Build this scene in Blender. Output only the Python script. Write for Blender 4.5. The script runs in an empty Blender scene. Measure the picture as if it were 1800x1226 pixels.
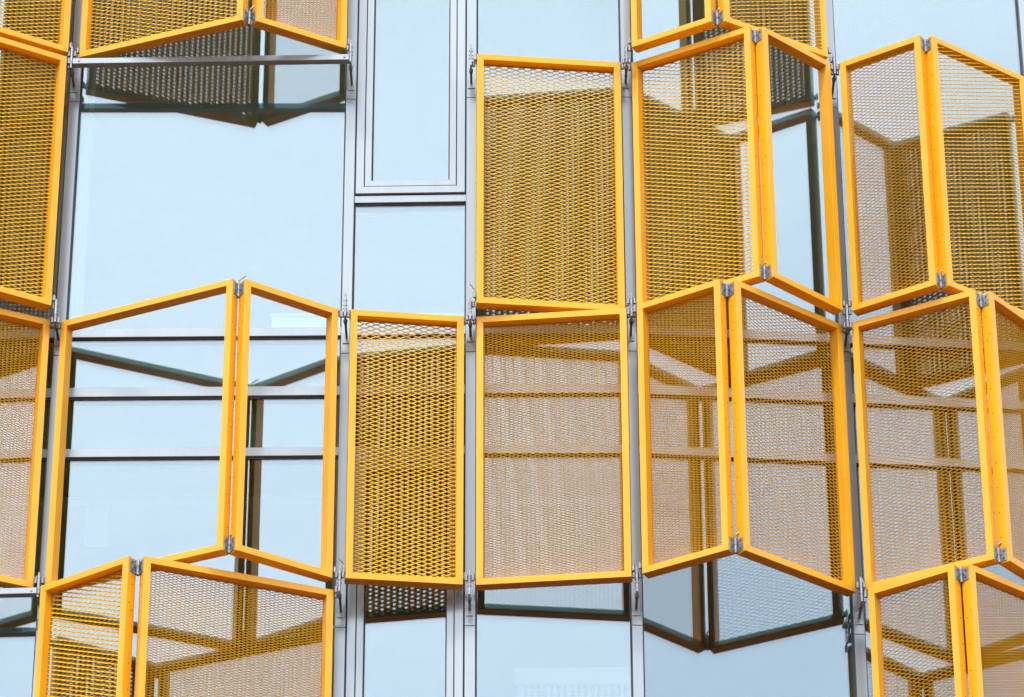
import bpy, bmesh, math, random
from mathutils import Vector, Matrix
random.seed(7)
R = math.radians
scene = bpy.context.scene
col = scene.collection

# ------------------------------------------------------------------ camera
ZC = 14.4                      # height of the middle of the view above the pavement
PITCH, DIST = 31.0, 24.75
cam_d = bpy.data.cameras.new('camera')
cam_d.sensor_width = 36.0
cam_d.lens = 7390.0 / 1800 * 36
cam_d.clip_end = 2000
cam = bpy.data.objects.new('camera', cam_d)
col.objects.link(cam)
cam.matrix_world = (Matrix.Translation((0, -DIST * math.cos(R(PITCH)), ZC - DIST * math.sin(R(PITCH))))
                    @ Matrix.Rotation(R(90 + PITCH), 4, 'X') @ Matrix.Rotation(R(-0.168), 4, 'Z'))
scene.camera = cam

# ------------------------------------------------------------------ sky, sun, exposure
SUN_EL, SUN_AZ = 56.0, 205.0   # azimuth clockwise from +Y (north); 180 = straight in front of the facade
world = bpy.data.worlds.new('World')
scene.world = world
world.use_nodes = True
wn, wl = world.node_tree.nodes, world.node_tree.links
wn.clear()
w_out = wn.new('ShaderNodeOutputWorld')
bg_sky = wn.new('ShaderNodeBackground'); bg_sky.inputs['Strength'].default_value = 0.12
bg_cloud = wn.new('ShaderNodeBackground'); bg_cloud.inputs['Strength'].default_value = 1.68
bg_cloud.inputs['Color'].default_value = (0.86, 0.84, 0.95, 1)
sky = wn.new('ShaderNodeTexSky'); sky.sky_type = 'NISHITA'; sky.sun_disc = False
sky.sun_elevation = R(SUN_EL); sky.sun_rotation = R(SUN_AZ)
sky.air_density = 1.0; sky.dust_density = 2.0
tc = wn.new('ShaderNodeTexCoord')
mp = wn.new('ShaderNodeMapping'); mp.inputs['Scale'].default_value = (1.0, 1.0, 2.2)
mp.inputs['Location'].default_value = (-4.751, -7.143, -1.871)
ns = wn.new('ShaderNodeTexNoise'); ns.inputs['Scale'].default_value = 2.6; ns.inputs['Detail'].default_value = 5
ns.inputs['Roughness'].default_value = 0.5
rp = wn.new('ShaderNodeMapRange'); rp.interpolation_type = 'SMOOTHSTEP'
rp.inputs['From Min'].default_value = 0.3; rp.inputs['From Max'].default_value = 0.7
rp.inputs['To Min'].default_value = 0.5; rp.inputs['To Max'].default_value = 0.95
mx = wn.new('ShaderNodeMixShader')
wl.new(tc.outputs['Generated'], mp.inputs['Vector']); wl.new(mp.outputs[0], ns.inputs['Vector'])
wl.new(ns.outputs['Fac'], rp.inputs['Value']); wl.new(rp.outputs[0], mx.inputs[0])
wl.new(sky.outputs[0], bg_sky.inputs['Color'])
wl.new(bg_sky.outputs[0], mx.inputs[1]); wl.new(bg_cloud.outputs[0], mx.inputs[2]); wl.new(mx.outputs[0], w_out.inputs['Surface'])

sun_d = bpy.data.lights.new('sun', 'SUN'); sun_d.energy = 1.2; sun_d.angle = R(10); sun_d.color = (1.0, 0.95, 0.87)
sun = bpy.data.objects.new('sun', sun_d); col.objects.link(sun)
to_sun = Vector((math.sin(R(SUN_AZ)) * math.cos(R(SUN_EL)), math.cos(R(SUN_AZ)) * math.cos(R(SUN_EL)), math.sin(R(SUN_EL))))
sun.rotation_euler = to_sun.to_track_quat('Z', 'Y').to_euler()
sun.location = (0, -30, 60)

vs = scene.view_settings
vs.view_transform = 'Standard'; vs.look = 'None'; vs.exposure = 0.8; vs.gamma = 1.0; vs.use_curve_mapping = False
scene.render.engine = 'CYCLES'
cy = scene.cycles
cy.max_bounces = 10; cy.glossy_bounces = 5; cy.diffuse_bounces = 4; cy.transparent_max_bounces = 24; cy.transmission_bounces = 4
cy.caustics_reflective = False; cy.caustics_refractive = False
cy.use_denoising = True; cy.denoiser = 'OPENIMAGEDENOISE'; cy.denoising_prefilter = 'ACCURATE'; cy.denoising_input_passes = 'RGB_ALBEDO_NORMAL'; cy.use_adaptive_sampling = False

# ------------------------------------------------------------------ materials
def new_mat(name):
    m = bpy.data.materials.new(name); m.use_nodes = True
    nt = m.node_tree; b = nt.nodes['Principled BSDF']
    return m, nt, b

def vary(nt, b, c1, c2, scale, rough=None, bump=0.0, bump_scale=60.0, stretch=(1, 1, 1), lo=0.35, hi=0.7):
    tcn = nt.nodes.new('ShaderNodeTexCoord')
    mpn = nt.nodes.new('ShaderNodeMapping'); mpn.inputs['Scale'].default_value = stretch
    n = nt.nodes.new('ShaderNodeTexNoise'); n.inputs['Scale'].default_value = scale; n.inputs['Detail'].default_value = 6
    nt.links.new(tcn.outputs['Object'], mpn.inputs['Vector']); nt.links.new(mpn.outputs[0], n.inputs['Vector'])
    rg = nt.nodes.new('ShaderNodeMapRange'); rg.inputs['From Min'].default_value = lo; rg.inputs['From Max'].default_value = hi
    nt.links.new(n.outputs['Fac'], rg.inputs['Value'])
    mixc = nt.nodes.new('ShaderNodeMix'); mixc.data_type = 'RGBA'
    mixc.inputs['A'].default_value = (*c1, 1); mixc.inputs['B'].default_value = (*c2, 1)
    nt.links.new(rg.outputs[0], mixc.inputs['Factor']); nt.links.new(mixc.outputs['Result'], b.inputs['Base Color'])
    if rough:
        rr = nt.nodes.new('ShaderNodeMapRange'); rr.inputs['To Min'].default_value = rough[0]; rr.inputs['To Max'].default_value = rough[1]
        nt.links.new(n.outputs['Fac'], rr.inputs['Value']); nt.links.new(rr.outputs[0], b.inputs['Roughness'])
    if bump:
        n2 = nt.nodes.new('ShaderNodeTexNoise'); n2.inputs['Scale'].default_value = bump_scale; n2.inputs['Detail'].default_value = 3
        nt.links.new(tcn.outputs['Object'], n2.inputs['Vector'])
        bp = nt.nodes.new('ShaderNodeBump'); bp.inputs['Strength'].default_value = bump; bp.inputs['Distance'].default_value = 0.002
        nt.links.new(n2.outputs['Fac'], bp.inputs['Height']); nt.links.new(bp.outputs[0], b.inputs['Normal'])

M = {}
M['yellow'], nt, b = new_mat('yellow powder coat')
vary(nt, b, (0.84, 0.425, 0.012), (0.89, 0.46, 0.018), 3.0, rough=(0.26, 0.38), bump=0.05, bump_scale=220)
b.inputs['Specular IOR Level'].default_value = 0.4
def weather(nt, b, dirt, amount):
    base = b.inputs['Base Color'].links[0].from_socket
    tcn = nt.nodes.new('ShaderNodeTexCoord'); mpn = nt.nodes.new('ShaderNodeMapping'); mpn.inputs['Scale'].default_value = (38, 38, 2.2)
    n = nt.nodes.new('ShaderNodeTexNoise'); n.inputs['Scale'].default_value = 1.0; n.inputs['Detail'].default_value = 4
    oi = nt.nodes.new('ShaderNodeObjectInfo'); ad = nt.nodes.new('ShaderNodeVectorMath'); ad.operation = 'ADD'
    nt.links.new(tcn.outputs['Object'], ad.inputs[0]); nt.links.new(oi.outputs['Location'], ad.inputs[1])
    nt.links.new(ad.outputs[0], mpn.inputs['Vector']); nt.links.new(mpn.outputs[0], n.inputs['Vector'])
    r = nt.nodes.new('ShaderNodeMapRange'); r.inputs['From Min'].default_value = 0.52; r.inputs['From Max'].default_value = 0.78
    r.inputs['To Max'].default_value = amount; nt.links.new(n.outputs['Fac'], r.inputs['Value'])
    # small chips and specks
    v = nt.nodes.new('ShaderNodeTexNoise'); v.inputs['Scale'].default_value = 55; v.inputs['Detail'].default_value = 2
    nt.links.new(ad.outputs[0], v.inputs['Vector'])
    r2 = nt.nodes.new('ShaderNodeMapRange'); r2.inputs['From Min'].default_value = 0.74; r2.inputs['From Max'].default_value = 0.78
    r2.inputs['To Max'].default_value = 0.7; nt.links.new(v.outputs['Fac'], r2.inputs['Value'])
    mxx = nt.nodes.new('ShaderNodeMath'); mxx.operation = 'MAXIMUM'
    nt.links.new(r.outputs[0], mxx.inputs[0]); nt.links.new(r2.outputs[0], mxx.inputs[1])
    m = nt.nodes.new('ShaderNodeMix'); m.data_type = 'RGBA'; m.inputs['B'].default_value = (*dirt, 1)
    nt.links.new(mxx.outputs[0], m.inputs['Factor']); nt.links.new(base, m.inputs['A']); nt.links.new(m.outputs['Result'], b.inputs['Base Color'])
weather(nt, b, (0.36, 0.21, 0.05), 0.22)
M['mesh'], nt, b = new_mat('yellow coated expanded metal')
vary(nt, b, (0.80, 0.485, 0.012), (0.85, 0.525, 0.016), 9.0, rough=(0.28, 0.40))
b.inputs['Specular IOR Level'].default_value = 0.45
M['alu'], nt, b = new_mat('anodised aluminium')
vary(nt, b, (0.36, 0.445, 0.455), (0.41, 0.49, 0.50), 5.0, rough=(0.17, 0.26), stretch=(1, 1, 0.15)); b.inputs['Metallic'].default_value = 0.35
weather(nt, b, (0.24, 0.25, 0.24), 0.14)
M['galv'], nt, b = new_mat('galvanised steel')
vary(nt, b, (0.20, 0.22, 0.235), (0.40, 0.43, 0.45), 60.0, rough=(0.28, 0.5), bump=0.1, bump_scale=300); b.inputs['Metallic'].default_value = 0.55
M['dark_steel'], nt, b = new_mat('grey steel rod')
vary(nt, b, (0.10, 0.095, 0.09), (0.16, 0.15, 0.14), 40.0, rough=(0.4, 0.6)); b.inputs['Metallic'].default_value = 0.3
M['gasket'], nt, b = new_mat('black rubber gasket')
vary(nt, b, (0.035, 0.042, 0.05), (0.06, 0.07, 0.08), 30.0, rough=(0.5, 0.7))
M['screw'], nt, b = new_mat('dark screw head')
vary(nt, b, (0.09, 0.05, 0.02), (0.16, 0.09, 0.03), 90.0, rough=(0.4, 0.6))
M['white'], nt, b = new_mat('white lacquer')
vary(nt, b, (0.78, 0.79, 0.79), (0.84, 0.84, 0.83), 4.0, rough=(0.4, 0.6))
M['plaster'], nt, b = new_mat('pale interior plaster')
vary(nt, b, (0.60, 0.60, 0.58), (0.68, 0.68, 0.66), 3.0, rough=(0.7, 0.9))
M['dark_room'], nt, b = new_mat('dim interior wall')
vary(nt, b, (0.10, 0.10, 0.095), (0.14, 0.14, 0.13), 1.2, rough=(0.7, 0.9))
M['concrete'], nt, b = new_mat('grey concrete')
vary(nt, b, (0.26, 0.255, 0.245), (0.34, 0.33, 0.32), 1.5, rough=(0.75, 0.95), bump=0.3, bump_scale=40)
M['paving'], nt, b = new_mat('red brown clay paving')
brick = nt.nodes.new('ShaderNodeTexBrick'); brick.inputs['Scale'].default_value = 4.0
brick.inputs['Color1'].default_value = (0.130, 0.040, 0.026, 1); brick.inputs['Color2'].default_value = (0.105, 0.034, 0.024, 1)
brick.inputs['Mortar'].default_value = (0.06, 0.048, 0.04, 1); brick.inputs['Mortar Size'].default_value = 0.015
tcn = nt.nodes.new('ShaderNodeTexCoord'); nt.links.new(tcn.outputs['Object'], brick.inputs['Vector'])
nt.links.new(brick.outputs['Color'], b.inputs['Base Color']); b.inputs['Roughness'].default_value = 0.85

def glass_mat(name, refl, tint):
    m = bpy.data.materials.new(name); m.use_nodes = True
    nt = m.node_tree; nt.nodes.clear()
    out = nt.nodes.new('ShaderNodeOutputMaterial'); mix = nt.nodes.new('ShaderNodeMixShader')
    tr = nt.nodes.new('ShaderNodeBsdfTransparent'); tr.inputs['Color'].default_value = (*tint, 1)
    gl = nt.nodes.new('ShaderNodeBsdfGlossy'); gl.inputs['Roughness'].default_value = 0.0
    gl.inputs['Color'].default_value = (0.78, 0.93, 1.0, 1)
    lw = nt.nodes.new('ShaderNodeLayerWeight'); lw.inputs['Blend'].default_value = 0.25
    mr = nt.nodes.new('ShaderNodeMapRange'); mr.inputs['To Min'].default_value = refl; mr.inputs['To Max'].default_value = 1.0
    pw = nt.nodes.new('ShaderNodeMath'); pw.operation = 'POWER'; pw.inputs[1].default_value = 3.0
    nt.links.new(lw.outputs['Facing'], pw.inputs[0]); nt.links.new(pw.outputs[0], mr.inputs['Value'])
    nt.links.new(mr.outputs[0], mix.inputs[0])
    # slow waviness of real float glass
    tcn = nt.nodes.new('ShaderNodeTexCoord'); nz = nt.nodes.new('ShaderNodeTexNoise')
    nz.inputs['Scale'].default_value = 0.9; nz.inputs['Detail'].default_value = 1.0
    bp = nt.nodes.new('ShaderNodeBump'); bp.inputs['Strength'].default_value = 0.12; bp.inputs['Distance'].default_value = 0.01
    nt.links.new(tcn.outputs['Object'], nz.inputs['Vector']); nt.links.new(nz.outputs['Fac'], bp.inputs['Height'])
    nt.links.new(bp.outputs[0], gl.inputs['Normal'])
    nt.links.new(tr.outputs[0], mix.inputs[1]); nt.links.new(gl.outputs[0], mix.inputs[2]); nt.links.new(mix.outputs[0], out.inputs['Surface'])
    return m
M['glass_out'] = glass_mat('coated outer glass', 0.20, (0.86, 0.93, 0.90))
M['glass_in'] = glass_mat('clear inner glass', 0.09, (0.92, 0.97, 0.95))

M['chair'], nt, b = new_mat('pale grey plastic')
vary(nt, b, (0.40, 0.42, 0.43), (0.46, 0.47, 0.48), 4.0, rough=(0.4, 0.6))
# ------------------------------------------------------------------ mesh helpers
def obj(name, me, mat, parent=None, loc=(0, 0, 0), rz=0.0):
    o = bpy.data.objects.new(name, me); col.objects.link(o)
    if mat is not None and not me.materials: me.materials.append(mat)
    if parent: o.parent = parent
    o.location = loc; o.rotation_euler = (0, 0, rz)
    return o

def empty(name, loc, parent=None, rz=0.0):
    o = bpy.data.objects.new(name, None); col.objects.link(o); o.empty_display_size = 0.1
    if parent: o.parent = parent
    o.location = loc; o.rotation_euler = (0, 0, rz)
    return o

def tag(o, label=None, cat=None, group=None, kind=None):
    if label: o['label'] = label
    if cat: o['category'] = cat
    if group: o['group'] = group
    if kind: o['kind'] = kind
    return o

class MB:
    def __init__(s): s.v, s.f = [], []
    def box(s, x0, x1, y0, y1, z0, z1, c=0.0):
        if c <= 0:
            i = len(s.v)
            s.v += [(x, y, z) for z in (z0, z1) for y in (y0, y1) for x in (x0, x1)]
            s.f += [tuple(i + k for k in q) for q in ((0, 2, 3, 1), (4, 5, 7, 6), (0, 1, 5, 4), (2, 6, 7, 3), (0, 4, 6, 2), (1, 3, 7, 5))]
        else:
            bm = bmesh.new()
            bmesh.ops.create_cube(bm, size=1.0, matrix=Matrix.Translation(((x0 + x1) / 2, (y0 + y1) / 2, (z0 + z1) / 2)) @ Matrix.Diagonal((x1 - x0, y1 - y0, z1 - z0, 1)))
            bmesh.ops.bevel(bm, geom=list(bm.edges), offset=c, segments=1, affect='EDGES')
            s.add_bm(bm); bm.free()
        return s
    def add_bm(s, bm):
        bm.verts.ensure_lookup_table(); i = len(s.v); bm.verts.index_update()
        s.v += [tuple(v.co) for v in bm.verts]
        s.f += [tuple(i + v.index for v in f.verts) for f in bm.faces]
        return s
    def tube(s, pts, r, n=10, r1=None):
        pts = [Vector(p) for p in pts]; i0 = len(s.v)
        for k, p in enumerate(pts):
            d = (pts[min(k + 1, len(pts) - 1)] - pts[max(k - 1, 0)]).normalized()
            a = d.orthogonal().normalized(); b2 = d.cross(a)
            if k:  # keep the ring from twisting
                a = (prev - d * prev.dot(d)).normalized(); b2 = d.cross(a)
            prev = a
            rr = r if r1 is None else r + (r1 - r) * k / (len(pts) - 1)
            s.v += [tuple(p + rr * (a * math.cos(2 * math.pi * j / n) + b2 * math.sin(2 * math.pi * j / n))) for j in range(n)]
        for k in range(len(pts) - 1):
            for j in range(n):
                s.f.append((i0 + k * n + j, i0 + k * n + (j + 1) % n, i0 + (k + 1) * n + (j + 1) % n, i0 + (k + 1) * n + j))
        s.f.append(tuple(i0 + j for j in reversed(range(n)))); e = i0 + (len(pts) - 1) * n
        s.f.append(tuple(e + j for j in range(n)))
        return s
    def prism(s, poly, z0, z1):
        """poly: list of (x, y) counter-clockwise, extruded along z"""
        n = len(poly); i = len(s.v)
        s.v += [(x, y, z0) for x, y in poly] + [(x, y, z1) for x, y in poly]
        s.f.append(tuple(i + j for j in reversed(range(n)))); s.f.append(tuple(i + n + j for j in range(n)))
        for j in range(n): s.f.append((i + j, i + (j + 1) % n, i + n + (j + 1) % n, i + n + j))
        return s
    def mesh(s, name):
        me = bpy.data.meshes.new(name); me.from_pydata(s.v, [], s.f); me.validate()
        bm = bmesh.new(); bm.from_mesh(me); bmesh.ops.recalc_face_normals(bm, faces=bm.faces); bm.to_mesh(me); bm.free()
        return me

def profile(w, d, c):
    """chamfered rectangle: a = across (0 outer edge .. w inner edge), y = depth"""
    return [(c, 0), (w - c, 0), (w, c), (w, d - c), (w - c, d), (c, d), (0, d - c), (0, c)]

def mitred(W, H, w, d, side, y0=0.0, x0=0.0, z0=0.0, c=0.0016, gap=0.0002):
    """one mitred member of a rectangular frame W x H (x, z), front face at y0, depth d"""
    vs, n = [], 8
    for end in (0, 1):
        for a, y in profile(w, d, c):
            g = a + gap
            if side == 'bottom': x, z = (g, a) if end == 0 else (W - g, a)
            elif side == 'top': x, z = (g, H - a) if end == 0 else (W - g, H - a)
            elif side == 'left': x, z = (a, g) if end == 0 else (a, H - g)
            else: x, z = (W - a, g) if end == 0 else (W - a, H - g)
            vs.append((x0 + x, y0 + y, z0 + z))
    fs = [tuple(range(n)), tuple(reversed(range(n, 2 * n)))] + [(j, n + j, n + (j + 1) % n, (j + 1) % n) for j in range(n)]
    m = MB(); m.v, m.f = vs, fs
    return m

# ------------------------------------------------------------------ setting: ground and the building behind
g = MB().box(-400, 400, -600, 200, -0.3, 0.0)
tag(obj('ground', g.mesh('ground'), M['paving']), kind='structure')

ZREL = ZC                       # facade heights below are given relative to the middle of the view
P = [(-4.42, 0.11), (-2.665, 0.03), (-0.976, 0.015), (-0.242, 0.0), (0.702, 0.0), (1.965, 0.12), (3.195, 0.225), (4.45, 0.37)]
ZT = 4.0; ZB = -4.0             # top and bottom of the stretch of facade that is built
MW = 0.060                      # mullion width
FRONT, BACK = -0.042, 0.14      # mullion depth about the outer face of the glass (y = 0 in a bay)
fac = tag(empty('glass_facade', (0, 0, ZREL)), 'pale glazed curtain wall with silver frames behind the folding yellow screens', 'building')

def bay_frame(i):
    (x1, y1), (x2, y2) = P[i], P[i + 1]
    return (x1, y1, 0.0), math.atan2(y2 - y1, x2 - x1), math.hypot(x2 - x1, y2 - y1)

for i, (x, y) in enumerate(P):
    a0 = bay_frame(max(i - 1, 0))[1]; a1 = bay_frame(min(i, len(P) - 2))[1]
    rz = (a0 + a1) / 2
    # stacked lengths of mullion, joined just under each row of brackets
    joints = [ZB, -1.852, -0.045, 1.76, ZT]
    for k in range(4):
        m = MB().box(-MW / 2, MW / 2, FRONT, BACK, joints[k] + 0.0012, joints[k + 1] - 0.0012, 0.002)
        obj('mullion', m.mesh('mullion'), M['alu'], fac, (x, y, 0), rz)
    for s in (-1, 1):
        m = MB().box(s * (MW / 2 + 0.0045) - 0.0045, s * (MW / 2 + 0.0045) + 0.0045, -0.012, 0.02, ZB, ZT)
        obj('gasket', m.mesh('gasket'), M['gasket'], fac, (x, y, 0), rz)

T1, T2, T3, T0 = (0.090, 0.149), (-0.317, -0.255), (-0.722, -0.667), (1.020, 1.069)
def transom(i, z):
    o, rz, L = bay_frame(i)
    m = MB().box(MW / 2 + 0.001, L - MW / 2 - 0.001, FRONT + 0.020, BACK - 0.01, z[0], z[1], 0.0015)
    t = obj('transom', m.mesh('transom'), M['alu'], fac, o, rz)
    gk = MB().box(MW / 2 + 0.01, L - MW / 2 - 0.01, -0.006, 0.02, z[0] - 0.012, z[0] - 0.0005)
    obj('gasket', gk.mesh('gasket'), M['gasket'], t)

def pane(i, z0, z1, x0=None, x1=None, parent=None, y=0.0):
    o, rz, L = bay_frame(i)
    x0 = MW / 2 + 0.003 if x0 is None else x0; x1 = L - MW / 2 - 0.003 if x1 is None else x1
    m = MB().box(x0, x1, y, y + 0.006, z0, z1)
    a = obj('glass_pane', m.mesh('glass_pane'), M['glass_out'], parent or fac, o if parent is None else (0, 0, 0), rz if parent is None else 0)
    m2 = MB().box(x0, x1, y + 0.026, y + 0.032, z0, z1)
    if parent is None: obj('inner_pane', m2.mesh('inner_pane'), M['glass_in'], a)
    else: obj('inner_pane', m2.mesh('inner_pane'), M['glass_in'], parent)

def casement(i, z0, z1):
    o, rz, L = bay_frame(i)
    w = empty('casement_window', o, fac, rz)
    X0, X1 = MW / 2 + 0.008, L - MW / 2 - 0.008
    W, H = X1 - X0, z1 - z0
    bk = MB().box(X0 - 0.006, X1 + 0.006, 0.002, 0.004, z0 - 0.008, z0 + 0.03)
    bk.box(X0 - 0.006, X0 + 0.03, 0.005, 0.007, z0, z1).box(X1 - 0.03, X1 + 0.006, 0.005, 0.007, z0, z1)
    obj('seal', bk.mesh('seal'), M['gasket'], w)
    for s in ('left', 'right', 'top', 'bottom'):
        obj('outer_frame', mitred(W, H, 0.049, 0.07, s, -0.034, X0, z0).mesh('outer_frame'), M['alu'], w)
    f = 0.054
    sl = mitred(W - 2 * f + 0.01, H - 2 * f + 0.01, 0.012, 0.02, 'bottom', -0.022, X0 + f - 0.005, z0 + f - 0.005)
    obj('seal', sl.mesh('seal'), M['gasket'], w)
    for s in ('left', 'right', 'top', 'bottom'):
        obj('sash', mitred(W - 2 * f, H - 2 * f, 0.040, 0.06, s, -0.030, X0 + f, z0 + f).mesh('sash'), M['alu'], w)
    q = f + 0.040
    for s in ('left', 'right'):
        obj('seal', mitred(W - 2 * q, H - 2 * q, 0.007, 0.02, s, -0.012, X0 + q, z0 + q).mesh('seal'), M['gasket'], w)
    pane(i, z0 + q, z1 - q, X0 + q, X1 - q, parent=w, y=0.004)

for i in range(len(P) - 1):
    for t in (T1, T2, T3): transom(i, t)
    pane(i, T3[1], T2[0]); pane(i, T2[1], T1[0])
    o, rz, L = bay_frame(i)
    obj('spandrel_panel', MB().box(MW / 2 + 0.001, L - MW / 2 - 0.001, 0.085, 0.10, T3[1] + 0.002, T1[0] - 0.002).mesh('spandrel_panel'), M['dark_room'], fac, o, rz)
    if i == 2:
        transom(i, T0); pane(i, T1[1], T0[0])
        casement(i, T0[1] + 0.010, 3.4); casement(i, -3.3, T3[0] - 0.008)
    else:
        pane(i, T1[1], ZT); pane(i, ZB, T3[0])

# rooms seen dimly through the glass, and the plain rest of the building
def struct(name, x0, x1, y0, y1, z0, z1, mat):
    o = obj(name, MB().box(x0, x1, y0, y1, z0, z1).mesh(name), M[mat], None, (0, 0, ZREL))
    return tag(o, kind='structure')
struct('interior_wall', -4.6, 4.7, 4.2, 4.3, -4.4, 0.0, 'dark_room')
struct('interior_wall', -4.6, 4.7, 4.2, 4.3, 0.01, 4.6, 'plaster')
struct('floor', -4.59, 4.69, 0.53, 4.19, 0.084, 0.10, 'plaster')
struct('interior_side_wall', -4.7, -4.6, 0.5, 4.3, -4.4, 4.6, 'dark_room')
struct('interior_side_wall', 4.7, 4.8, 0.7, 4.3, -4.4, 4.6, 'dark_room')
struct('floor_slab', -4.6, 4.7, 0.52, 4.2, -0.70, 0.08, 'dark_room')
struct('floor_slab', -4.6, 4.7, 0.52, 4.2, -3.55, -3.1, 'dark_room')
struct('ceiling', -4.6, 4.7, 0.52, 4.2, 2.9, 3.2, 'plaster')
struct('ceiling', -4.6, 4.7, 0.52, 4.2, -0.76, -0.702, 'plaster')
low = tag(obj('building_base', MB().box(-4.7, 4.8, 0.5, 4.3, 0, ZC - 4.4).mesh('building_base'), M['concrete']),
          'plain grey concrete storeys carrying the glazed wall, below the photo', 'building')
struct('roof', -4.8, 4.9, 0.45, 4.4, 4.6, 4.9, 'concrete')

colm = tag(obj('interior_column', MB().box(-2.80, -2.60, 0.25, 0.50, 0.09, 2.89, 0.004).mesh('interior_column'), M['plaster'], None, (0, 0, ZREL)),
           'pale plastered column just inside the tall bare pane at the left', 'column')
cab = tag(empty('window_ledge', (-0.85, 0.075, ZREL + 0.152)), 'long white window ledge behind the glass just above the upper silver transom', 'ledge')
obj('ledge_front', MB().box(-0.575, 0.565, 0.0, 0.02, 0.0, 0.118, 0.002).mesh('ledge_front'), M['white'], cab)
obj('ledge_top', MB().box(-0.585, 0.575, -0.012, 0.24, 0.1185, 0.136, 0.003).mesh('ledge_top'), M['white'], cab)
obj('ledge_bracket', MB().box(-0.55, -0.53, 0.021, 0.23, 0.0, 0.117).mesh('ledge_bracket'), M['white'], cab)
obj('ledge_bracket', MB().box(0.53, 0.55, 0.021, 0.23, 0.0, 0.117).mesh('ledge_bracket'), M['white'], cab)

bd = tag(empty('pale_board', (-2.44, 0.5, ZREL - 1.35)), 'faint pale rounded board behind the lower glass inside the empty left frame', 'board')
obj('board_face', MB().box(-0.07, 0.07, 0.0, 0.03, 0.30, 0.58, 0.012).mesh('board_face'), M['chair'], bd)
ch = tag(empty('slatted_chair', (0.36, 0.75, ZREL - 3.1)), 'pale chair with a slatted back faintly visible through the bottom pane', 'chair')
for s in (-1, 1):
    obj('leg', MB().tube([(s * 0.30, -0.02, 0), (s * 0.30, -0.04, 0.5), (s * 0.315, -0.12, 1.20)], 0.022).mesh('leg'), M['chair'], ch)
    obj('leg', MB().tube([(s * 0.30, 0.48, 0), (s * 0.30, 0.46, 0.66)], 0.022).mesh('leg'), M['chair'], ch)
    obj('armrest', MB().box(s * 0.31 - 0.03, s * 0.31 + 0.03, -0.05, 0.5, 0.661, 0.69, 0.006).mesh('armrest'), M['chair'], ch)
obj('seat', MB().box(-0.29, 0.29, -0.01, 0.47, 0.42, 0.46, 0.01).mesh('seat'), M['chair'], ch)
obj('top_rail', MB().box(-0.36, 0.36, -0.15, -0.11, 1.19, 1.31, 0.012).mesh('top_rail'), M['chair'], ch)
for k in range(15):
    x = -0.27 + 0.54 * k / 14
    obj('slat', MB().tube([(x, -0.045, 0.47), (x, -0.128, 1.19)], 0.011, 6).mesh('slat'), M['chair'], ch)

# ------------------------------------------------------------------ expanded metal
def expanded_mesh(W, H, L, S, w, t, tilt, y, seed=0):
    """zigzag strands of flat strip, tilted about their length; L x S = diamond size; y = depth in the leaf"""
    a = S / 4.0; flat = 0.035 * L
    c, s = math.cos(tilt), math.sin(tilt)
    hw, ht = w / 2, t / 2
    # strip cross-section in (y, z): width dir (-s out for the top edge, c up) ; thickness dir (c, s)
    cs = [(-s * e * hw + c * q * ht, c * e * hw + s * q * ht) for e, q in ((-1, -1), (1, -1), (1, 1), (-1, 1))]
    v, f = [], []
    off = (seed * 0.37) % 1.0 * L
    k = 0; z = -S * 0.25 + (seed * 0.13 % 0.5) * S
    while z < H + S * 0.5:
        pts = []
        j0 = int(-off / (L / 2)) - 2
        for j in range(j0, int((W) / (L / 2)) + 6):
            xj = j * L / 2 - off
            zz = z + (a if (j + k) % 2 == 0 else -a)
            pts += [(xj - flat, zz), (xj + flat, zz)]
        # clip to 0..W
        cl = []
        for (xa, za), (xb, zb) in zip(pts, pts[1:]):
            if xb <= 0 or xa >= W: continue
            if xa < 0: za = za + (zb - za) * (0 - xa) / (xb - xa); xa = 0
            if xb > W: zb = za + (zb - za) * (W - xa) / (xb - xa); xb = W
            if not cl: cl.append((xa, za))
            cl.append((xb, zb))
        i0 = len(v)
        for (px, pz) in cl:
            v += [(px, y + dy, min(max(pz + dz, -0.004), H + 0.004)) for dy, dz in cs]
        for q in range(len(cl) - 1):
            b0 = i0 + 4 * q
            for e in range(4):
                f.append((b0 + e, b0 + (e + 1) % 4, b0 + 4 + (e + 1) % 4, b0 + 4 + e))
        z += S / 2; k += 1
    me = bpy.data.meshes.new('expanded_mesh'); me.from_pydata(v, [], f)
    return me

# ------------------------------------------------------------------ folding screen leaves
HL = 1.776                      # leaf height
DL = 0.0715                     # frame depth
FW = 0.0405                     # frame face width
def screws(W, H, ends):
    m = MB()
    def disc(c, axis):
        a = Vector(axis)
        m.tube([Vector(c) - a * 0.002, Vector(c) + a * 0.0012], 0.0036, 6)
    n = max(3, int(W / 0.17))
    for k in range(n):
        x = 0.05 + (W - 0.1) * k / (n - 1)
        disc((x, DL * 0.42, 0), (0, 0, -1)); disc((x + 0.03 if k < n - 1 else x - 0.03, DL * 0.80, 0), (0, 0, -1))
        disc((x, DL * 0.5, H), (0, 0, 1))
    for e in ends:
        x, ax = (0, (-1, 0, 0)) if e == 'L' else (W, (1, 0, 0))
        nz = 10
        for k in range(nz):
            disc((x, DL * 0.62, 0.16 + (H - 0.32) * k / (nz - 1)), ax)
            if k in (1, 4, 8): disc((x, DL * 0.3, 0.20 + (H - 0.32) * k / (nz - 1)), ax)
    return m

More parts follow.
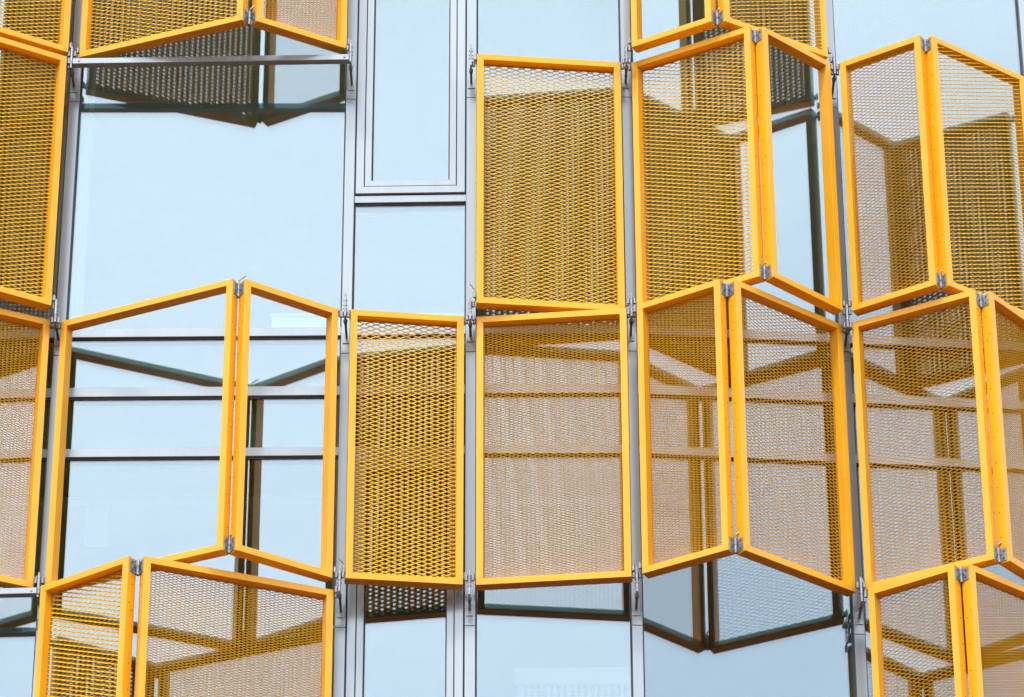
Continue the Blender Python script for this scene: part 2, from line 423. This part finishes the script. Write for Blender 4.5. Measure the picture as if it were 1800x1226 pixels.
def make_leaf(unit, uloc, a, b, zb, infill, ends, seed):
    ax, ay = a; bx, by = b
    W = math.hypot(bx - ax, by - ay); rz = math.atan2(by - ay, bx - ax)
    leaf = empty('shutter_leaf', (ax - uloc[0], ay - uloc[1], zb - uloc[2]), unit, rz)
    for s, nm in (('left', 'stile'), ('right', 'stile'), ('bottom', 'bottom_rail'), ('top', 'top_rail')):
        obj(nm, mitred(W, HL, FW, DL, s).mesh(nm), M['yellow'], leaf)
    sc = obj('screw_row', screws(W, HL, ends).mesh('screw_row'), M['screw'], leaf); sc['kind'] = 'stuff'
    if infill:
        kind, depth = infill
        if kind == 'coarse': args = (0.0700, 0.0272, 0.0165, 0.0012, R(-38))
        elif kind == 'medium': args = (0.0570, 0.0228, 0.0046, 0.0015, R(46))
        else: args = (0.0495, 0.0163, 0.0042, 0.0015, R(46))
        iw, ih = W - 2 * FW + 0.012, HL - 2 * FW + 0.012
        me = expanded_mesh(iw, ih, *args, y=DL * depth, seed=seed)
        me.transform(Matrix.Translation((FW - 0.006, 0, FW - 0.006)))
        o = obj('expanded_mesh', me, M['mesh'], leaf); o['kind'] = 'stuff'
    return leaf, W, rz

def hinge(unit, uloc, b, c, rzl, rzr, z0, up, handle):
    """middle hinge: plates on the two end faces, knuckle where the back edges meet; z0 = its lower end"""
    bi = Vector((b[0] - math.sin(rzl) * DL, b[1] + math.cos(rzl) * DL)); ci = Vector((c[0] - math.sin(rzr) * DL, c[1] + math.cos(rzr) * DL))
    k = (bi + ci) / 2
    h = 0.092
    root = None
    m = MB()
    # knuckle in two barrels
    kc = Vector((k.x, k.y - 0.012))
    def cyl(za, zb, r): m.tube([(kc.x - uloc[0], kc.y - uloc[1], za - uloc[2]), (kc.x - uloc[0], kc.y - uloc[1], zb - uloc[2])], r, 12)
    cyl(z0, z0 + h * 0.50, 0.0115); cyl(z0 + h * 0.535, z0 + h, 0.0105)
    for base, rz, s in ((Vector(b), rzl, 1), (Vector(c), rzr, -1)):
        d = Vector((math.cos(rz), math.sin(rz))); n = Vector((-math.sin(rz), math.cos(rz)))
        # plate lies 1 mm proud of the end face, from 25 % to the back edge
        p0 = base + n * DL * 0.22 + d * s * 0.0008; p1 = base + n * DL * 0.98 + d * s * 0.0008
        t = d * s * 0.0042
        poly = [p0, p0 + t, p1 + t, p1] if s < 0 else [p0, p1, p1 + t, p0 + t]
        poly = [(q.x - uloc[0], q.y - uloc[1]) for q in poly]
        m.prism(poly, z0 + 0.006 - uloc[2], z0 + h - 0.006 - uloc[2])
        # web from the plate to the knuckle
        q0 = p1 + t - n * 0.010; q1 = Vector((kc.x, kc.y))
        e = (q1 - q0).normalized(); f = Vector((-e.y, e.x)) * 0.002
        za, zb = (z0, z0 + h * 0.5) if s < 0 else (z0 + h * 0.55, z0 + h)
        m.prism([(v.x - uloc[0], v.y - uloc[1]) for v in (q0 - f, q1 - f, q1 + f, q0 + f)], za - uloc[2], zb - uloc[2])
    o = obj('hinge', m.mesh('hinge'), M['galv'], unit)
    bt = MB()
    for base, rz, s in ((Vector(b), rzl, 1), (Vector(c), rzr, -1)):
        d = Vector((math.cos(rz), math.sin(rz))); n = Vector((-math.sin(rz), math.cos(rz)))
        for zz, yy in ((0.25, 0.45), (0.72, 0.42), (0.5, 0.72)):
            q = base + n * DL * yy + d * s * 0.0045
            bt.tube([(q.x - uloc[0], q.y - uloc[1], z0 + h * zz - uloc[2]), (q.x + d.x * s * 0.004 - uloc[0], q.y + d.y * s * 0.004 - uloc[1], z0 + h * zz - uloc[2])], 0.0058, 6)
    o2 = obj('bolt_set', bt.mesh('bolt_set'), M['dark_steel'], o); o2['kind'] = 'stuff'
    x, y, z = kc.x - uloc[0], kc.y - uloc[1], z0 + h - uloc[2]
    if handle:
        pn = MB().tube([(x, y, z - 0.03), (x, y, z + 0.016), (x + 0.004, y - 0.002, z + 0.022), (x + 0.038, y - 0.006, z + 0.05)], 0.0046, 8)
    else:
        pn = MB().tube([(x, y, z - 0.02), (x, y, z + 0.007)], 0.0055, 8)
    obj('hinge_pin', pn.mesh('hinge_pin'), M['galv'], o)

def edge_knuckle(unit, uloc, p, rz, side, zb, handle):
    """the leaf's half of the two hinges at the mullion: one knuckle at its foot, one at its head"""
    d = Vector((math.cos(rz), math.sin(rz)))
    s = -1 if side == 'L' else 1
    q = Vector(p) + d * s * 0.0125 + Vector((0, 0.012))
    for z0, up in ((zb + 0.042, True), (zb + HL - 0.042, True)):
        x, y, z = q.x - uloc[0], q.y - uloc[1], z0 - uloc[2]
        m = MB().tube([(x, y, z), (x, y, z + 0.034)], 0.0095, 12)
        inner = Vector(p) + d * s * 0.0012
        f = Vector((-d.y, d.x))
        poly = [inner, q, q + f * 0.005, inner + f * 0.005] if s > 0 else [q, inner, inner + f * 0.005, q + f * 0.005]
        poly = [(v.x - uloc[0], v.y - uloc[1]) for v in poly]
        m.prism(poly, z + 0.001, z + 0.033)
        pl0 = inner + f * 0.004; pl1 = inner + f * 0.05; tt = d * s * 0.0035
        poly = [pl0, pl0 + tt, pl1 + tt, pl1] if s > 0 else [pl0, pl1, pl1 + tt, pl0 + tt]
        m.prism([(v.x - uloc[0], v.y - uloc[1]) for v in poly], z - 0.002, z + 0.036)
        o = obj('edge_hinge', m.mesh('edge_hinge'), M['galv'], unit)
        if handle and z0 < zb + 0.5:
            pn = MB().tube([(x, y, z + 0.02), (x, y, z + 0.046), (x - s * 0.002, y, z + 0.052), (x + s * 0.026, y - 0.012, z + 0.085)], 0.0044, 8)
        else:
            pn = MB().tube([(x, y, z + 0.02), (x, y, z + 0.043)], 0.0052, 8)
        obj('hinge_pin', pn.mesh('hinge_pin'), M['galv'], o)

K = 0.75
ROWZ = {'T': 2.635 * K, 'A': 0.2086 * K, 'B': -2.2215 * K, 'C': -2.304 * K - HL}
def unit(name, label, row, pts, infills, handles=(True, False), edge_handle=False):
    """pts: front corners in plan; two for a single leaf, four for a folding pair"""
    pts = [(x * K, y * K) for x, y in pts]
    zb = ROWZ[row] + ZREL
    uloc = ((pts[0][0] + pts[-1][0]) / 2, (pts[0][1] + pts[-1][1]) / 2, zb)
    u = tag(empty(name, uloc), label, 'folding screen' if len(pts) == 4 else 'screen panel', 'yellow metal screens hung across the glazed wall')
    sd = len(bpy.data.objects)
    if len(pts) == 2:
        lf, W, rz = make_leaf(u, uloc, pts[0], pts[1], zb, infills[0], ('L', 'R'), sd)
        edge_knuckle(u, uloc, pts[0], rz, 'L', zb, edge_handle); edge_knuckle(u, uloc, pts[1], rz, 'R', zb, False)
    else:
        l1, W1, r1 = make_leaf(u, uloc, pts[0], pts[1], zb, infills[0], ('R',), sd)
        l2, W2, r2 = make_leaf(u, uloc, pts[2], pts[3], zb, infills[1], ('L',), sd + 3)
        hinge(u, uloc, pts[1], pts[2], r1, r2, zb + 0.004, True, handles[0])
        hinge(u, uloc, pts[1], pts[2], r1, r2, zb + HL - 0.096, False, handles[1])
        edge_knuckle(u, uloc, pts[0], r1, 'L', zb, False); edge_knuckle(u, uloc, pts[3], r2, 'R', zb, edge_handle)
    return u

CB, CF, FB, MB_, MF = ('coarse', 0.80), ('coarse', 0.14), ('fine', 0.80), ('medium', 0.80), ('medium', 0.45)
FS, SP = 'folding_screen', 'screen_panel'
unit(FS, 'folding screen with close strands at the very top left edge, above the left edge screen', 'T', [(-5.83, -.25), (-4.43, -.72), (-4.316, -.70), (-3.592, -.30)], (CB, CB))
unit(FS, 'folding screen cut by the top edge, with the bare silver bar along its foot', 'T', [(-3.512, -.229), (-2.155, -.747), (-2.042, -.73), (-1.332, -.34)], (CB, FB))
unit(FS, 'folding screen cut by the top edge, its left leaf an empty frame', 'T', [(.975, -.345), (1.606, -.704), (1.716, -.711), (2.579, -.198)], (None, CF))
unit(FS, 'left edge folding screen of thick strands, beside the tall bare pane', 'A', [(-5.83, -.25), (-4.43, -.72), (-4.322, -.726), (-3.596, -.324)], (CB, CB))
unit(SP, 'flat panel of thick bright strands beside the narrow opening window, above the rippled panel', 'A', [(-.275, -.349), (.888, -.222)], (CB,), edge_handle=True)
unit(FS, 'folding screen with a meshed wide left leaf and an empty narrow right frame', 'A', [(.977, -.211), (1.912, -.726), (2.021, -.722), (2.593, -.212)], (CB, None))
unit(FS, 'tall folding screen at the upper right edge, its peak standing against bare pale glass', 'A', [(2.665, -.207), (3.286, -.596), (3.387, -.586), (4.19, .0)], (MF, CF))
unit(FS, 'left edge folding screen of fine brown looking mesh, beside the two empty frames', 'B', [(-5.82, -.33), (-5.06, -.84), (-4.95, -.84), (-3.611, -.215)], (FB, FB))
unit(FS, 'folding pair of empty yellow frames with no mesh in either leaf', 'B', [(-3.53, -.19), (-2.149, -.817), (-2.051, -.813), (-1.351, -.361)], (None, None), handles=(True, True))
unit(SP, 'narrow single flat panel of thick bright strands', 'B', [(-1.255, -.359), (-.373, -.249)], (CB,), edge_handle=True)
unit(SP, 'single flat panel tilted up to the right, of fine mesh with a rippled look', 'B', [(-.278, -.241), (.892, -.37)], (FB,))
unit(FS, 'fine mesh folding screen whose reflected peak shows whole in the glass below it', 'B', [(.97, -.415), (1.60, -.794), (1.725, -.783), (2.592, -.105)], (FB, MB_))
unit(FS, 'fine mesh folding screen at the right edge, between the screens above and below it', 'B', [(2.662, -.138), (3.583, -.632), (3.704, -.606), (4.19, -.03)], (MB_, FB))
unit(FS, 'folding screen at the bottom left, with a narrow left leaf and wide right leaf', 'C', [(-3.534, -.405), (-2.837, -.88), (-2.72, -.879), (-1.342, -.329)], (CB, FB))
unit(FS, 'folding screen cut off by the bottom right corner', 'C', [(2.663, -.313), (3.271, -.72), (3.394, -.717), (4.19, -.06)], (MB_, FB))

# ------------------------------------------------------------------ brackets on the mullions
YF = {1: -0.235, 2: -0.29, 3: -0.25, 4: -0.28, 5: -0.15}
BZ = {'top': 1.935, 'middle': 0.130, 'bottom': -1.682}
BX = {1: -2.672, 2: -0.974, 3: -0.244, 4: 0.699, 5: 1.970}
near = {
    (1, 'top'): 'grey hinge bracket at the left end of the upper silver bar',
    (2, 'top'): 'grey hinge bracket at the right end of the upper silver bar',
    (3, 'top'): 'grey hinge bracket at the upper left corner of the flat panel beside the opening window',
    (4, 'top'): 'grey hinge bracket at the upper right corner of the flat panel beside the opening window',
    (5, 'top'): 'grey hinge bracket between the empty narrow frame and the upper right screen',
    (1, 'middle'): 'grey hinge bracket at the upper left corner of the two empty frames',
    (2, 'middle'): 'grey hinge bracket between the empty frames and the narrow flat panel, at their heads',
    (3, 'middle'): 'grey hinge bracket where the narrow panel head meets two wider flat panels',
    (4, 'middle'): 'grey hinge bracket at the upper right corner of the rippled fine mesh panel',
    (5, 'middle'): 'grey hinge bracket at the crossing of four folding screens on the right',
    (1, 'bottom'): 'grey hinge bracket at the right end of the short lower silver bar',
    (2, 'bottom'): 'grey hinge bracket at the lower left corner of the narrow flat panel',
    (3, 'bottom'): 'grey hinge bracket between the feet of the two flat panels, over bare mullion',
    (4, 'bottom'): 'grey hinge bracket between the rippled flat panel and a folding screen, at their feet',
    (5, 'bottom'): 'grey hinge bracket at the head of the screen in the bottom right corner',
}
SIDES = {}   # which neighbours hang from each bracket: (upper left, upper right, lower left, lower right)
for m in (1, 2, 3, 4, 5): SIDES[m, 'top'] = SIDES[m, 'middle'] = SIDES[m, 'bottom'] = None
SIDES.update({(1, 'top'): (1, 1, 1, 0), (2, 'top'): (1, 0, 0, 0), (3, 'top'): (0, 0, 0, 1), (4, 'top'): (0, 1, 1, 1), (5, 'top'): (1, 0, 1, 1),
              (1, 'middle'): (1, 0, 1, 1), (2, 'middle'): (0, 0, 1, 1), (3, 'middle'): (0, 1, 1, 1), (4, 'middle'): (1, 1, 1, 1), (5, 'middle'): (1, 1, 1, 1),
              (1, 'bottom'): (1, 1, 0, 1), (2, 'bottom'): (1, 1, 1, 0), (3, 'bottom'): (1, 1, 0, 0), (4, 'bottom'): (1, 1, 0, 0), (5, 'bottom'): (1, 1, 0, 1)})
for (m, lv), sides in SIDES.items():
    x, yf, z = BX[m], YF[m], BZ[lv] + ZREL
    ym = P[m][1] + FRONT
    br = tag(empty('hinge_bracket', (x, ym, z)), near[m, lv], 'bracket', 'grey hinge brackets on the mullions')
    dy = yf - ym
    obj('fin_plate', MB().box(-0.0058, 0.0058, dy, dy + 0.075, -0.078, 0.078, 0.0015).mesh('fin_plate'), M['galv'], br)
    # stay from the mullion out to the foot of the fin
    obj('stay_rod', MB().tube([(0, 0.001, -0.070), (0, dy + 0.05, -0.066)], 0.0075, 10).mesh('stay_rod'), M['dark_steel'], br)
    obj('collar', MB().tube([(0, dy + 0.115, -0.068), (0, dy + 0.074, -0.067)], 0.0085, 10, r1=0.014).mesh('collar'), M['dark_steel'], br)
    obj('foot_plate', MB().box(-0.022, 0.022, -0.006, -0.0005, -0.11, -0.03, 0.0015).mesh('foot_plate'), M['alu'], br)
    bt = MB()
    for s in (-1, 1):
        for zz in (0.045, 0.012, -0.012):
            bt.tube([(s * 0.0055, dy + 0.03, zz), (s * 0.012, dy + 0.03, zz)], 0.0038, 6)
    o = obj('bolt_set', bt.mesh('bolt_set'), M['dark_steel'], br); o['kind'] = 'stuff'
    for q, on in enumerate(sides):
        if not on: continue
        s = -1 if q % 2 == 0 else 1
        zc0 = 0.018 if q < 2 else -0.074
        kx, ky = s * 0.0175, dy + 0.022
        mb = MB().tube([(kx, ky, zc0), (kx, ky, zc0 + 0.035)], 0.0095, 12)
        mb.box(min(s * 0.0059, kx), max(s * 0.0059, kx), ky + 0.002, ky + 0.007, zc0 + 0.001, zc0 + 0.034)
        obj('knuckle', mb.mesh('knuckle'), M['galv'], br)

def bar(label, x0, x1, y0, y1, z0, z1, bolts):
    L = math.hypot(x1 - x0, y1 - y0)
    b = tag(empty('cross_bar', (x0, y0, ZREL + z0), None, math.atan2(y1 - y0, x1 - x0)), label, 'metal bar', 'silver bars tying brackets together')
    obj('bar', MB().box(0, L, 0, 0.05, 0, z1 - z0, 0.002).mesh('bar'), M['alu'], b)
    for xx in bolts:
        xx = xx * L if xx <= 1 else L - 0.03
        obj('end_bolt', MB().tube([(xx, -0.005, (z1 - z0) / 2), (xx, 0.001, (z1 - z0) / 2)], 0.0065, 8).mesh('end_bolt'), M['galv'], b)
bar('long silver bar across the bare bay under the top folding screen', -2.664, -0.982, -0.235, -0.27, 1.886, 1.926, (0.022, 2))
bar('short silver bar entering from the left edge, low in the photo', -4.38, -2.680, -0.16, -0.235, -1.738, -1.700, (2,))
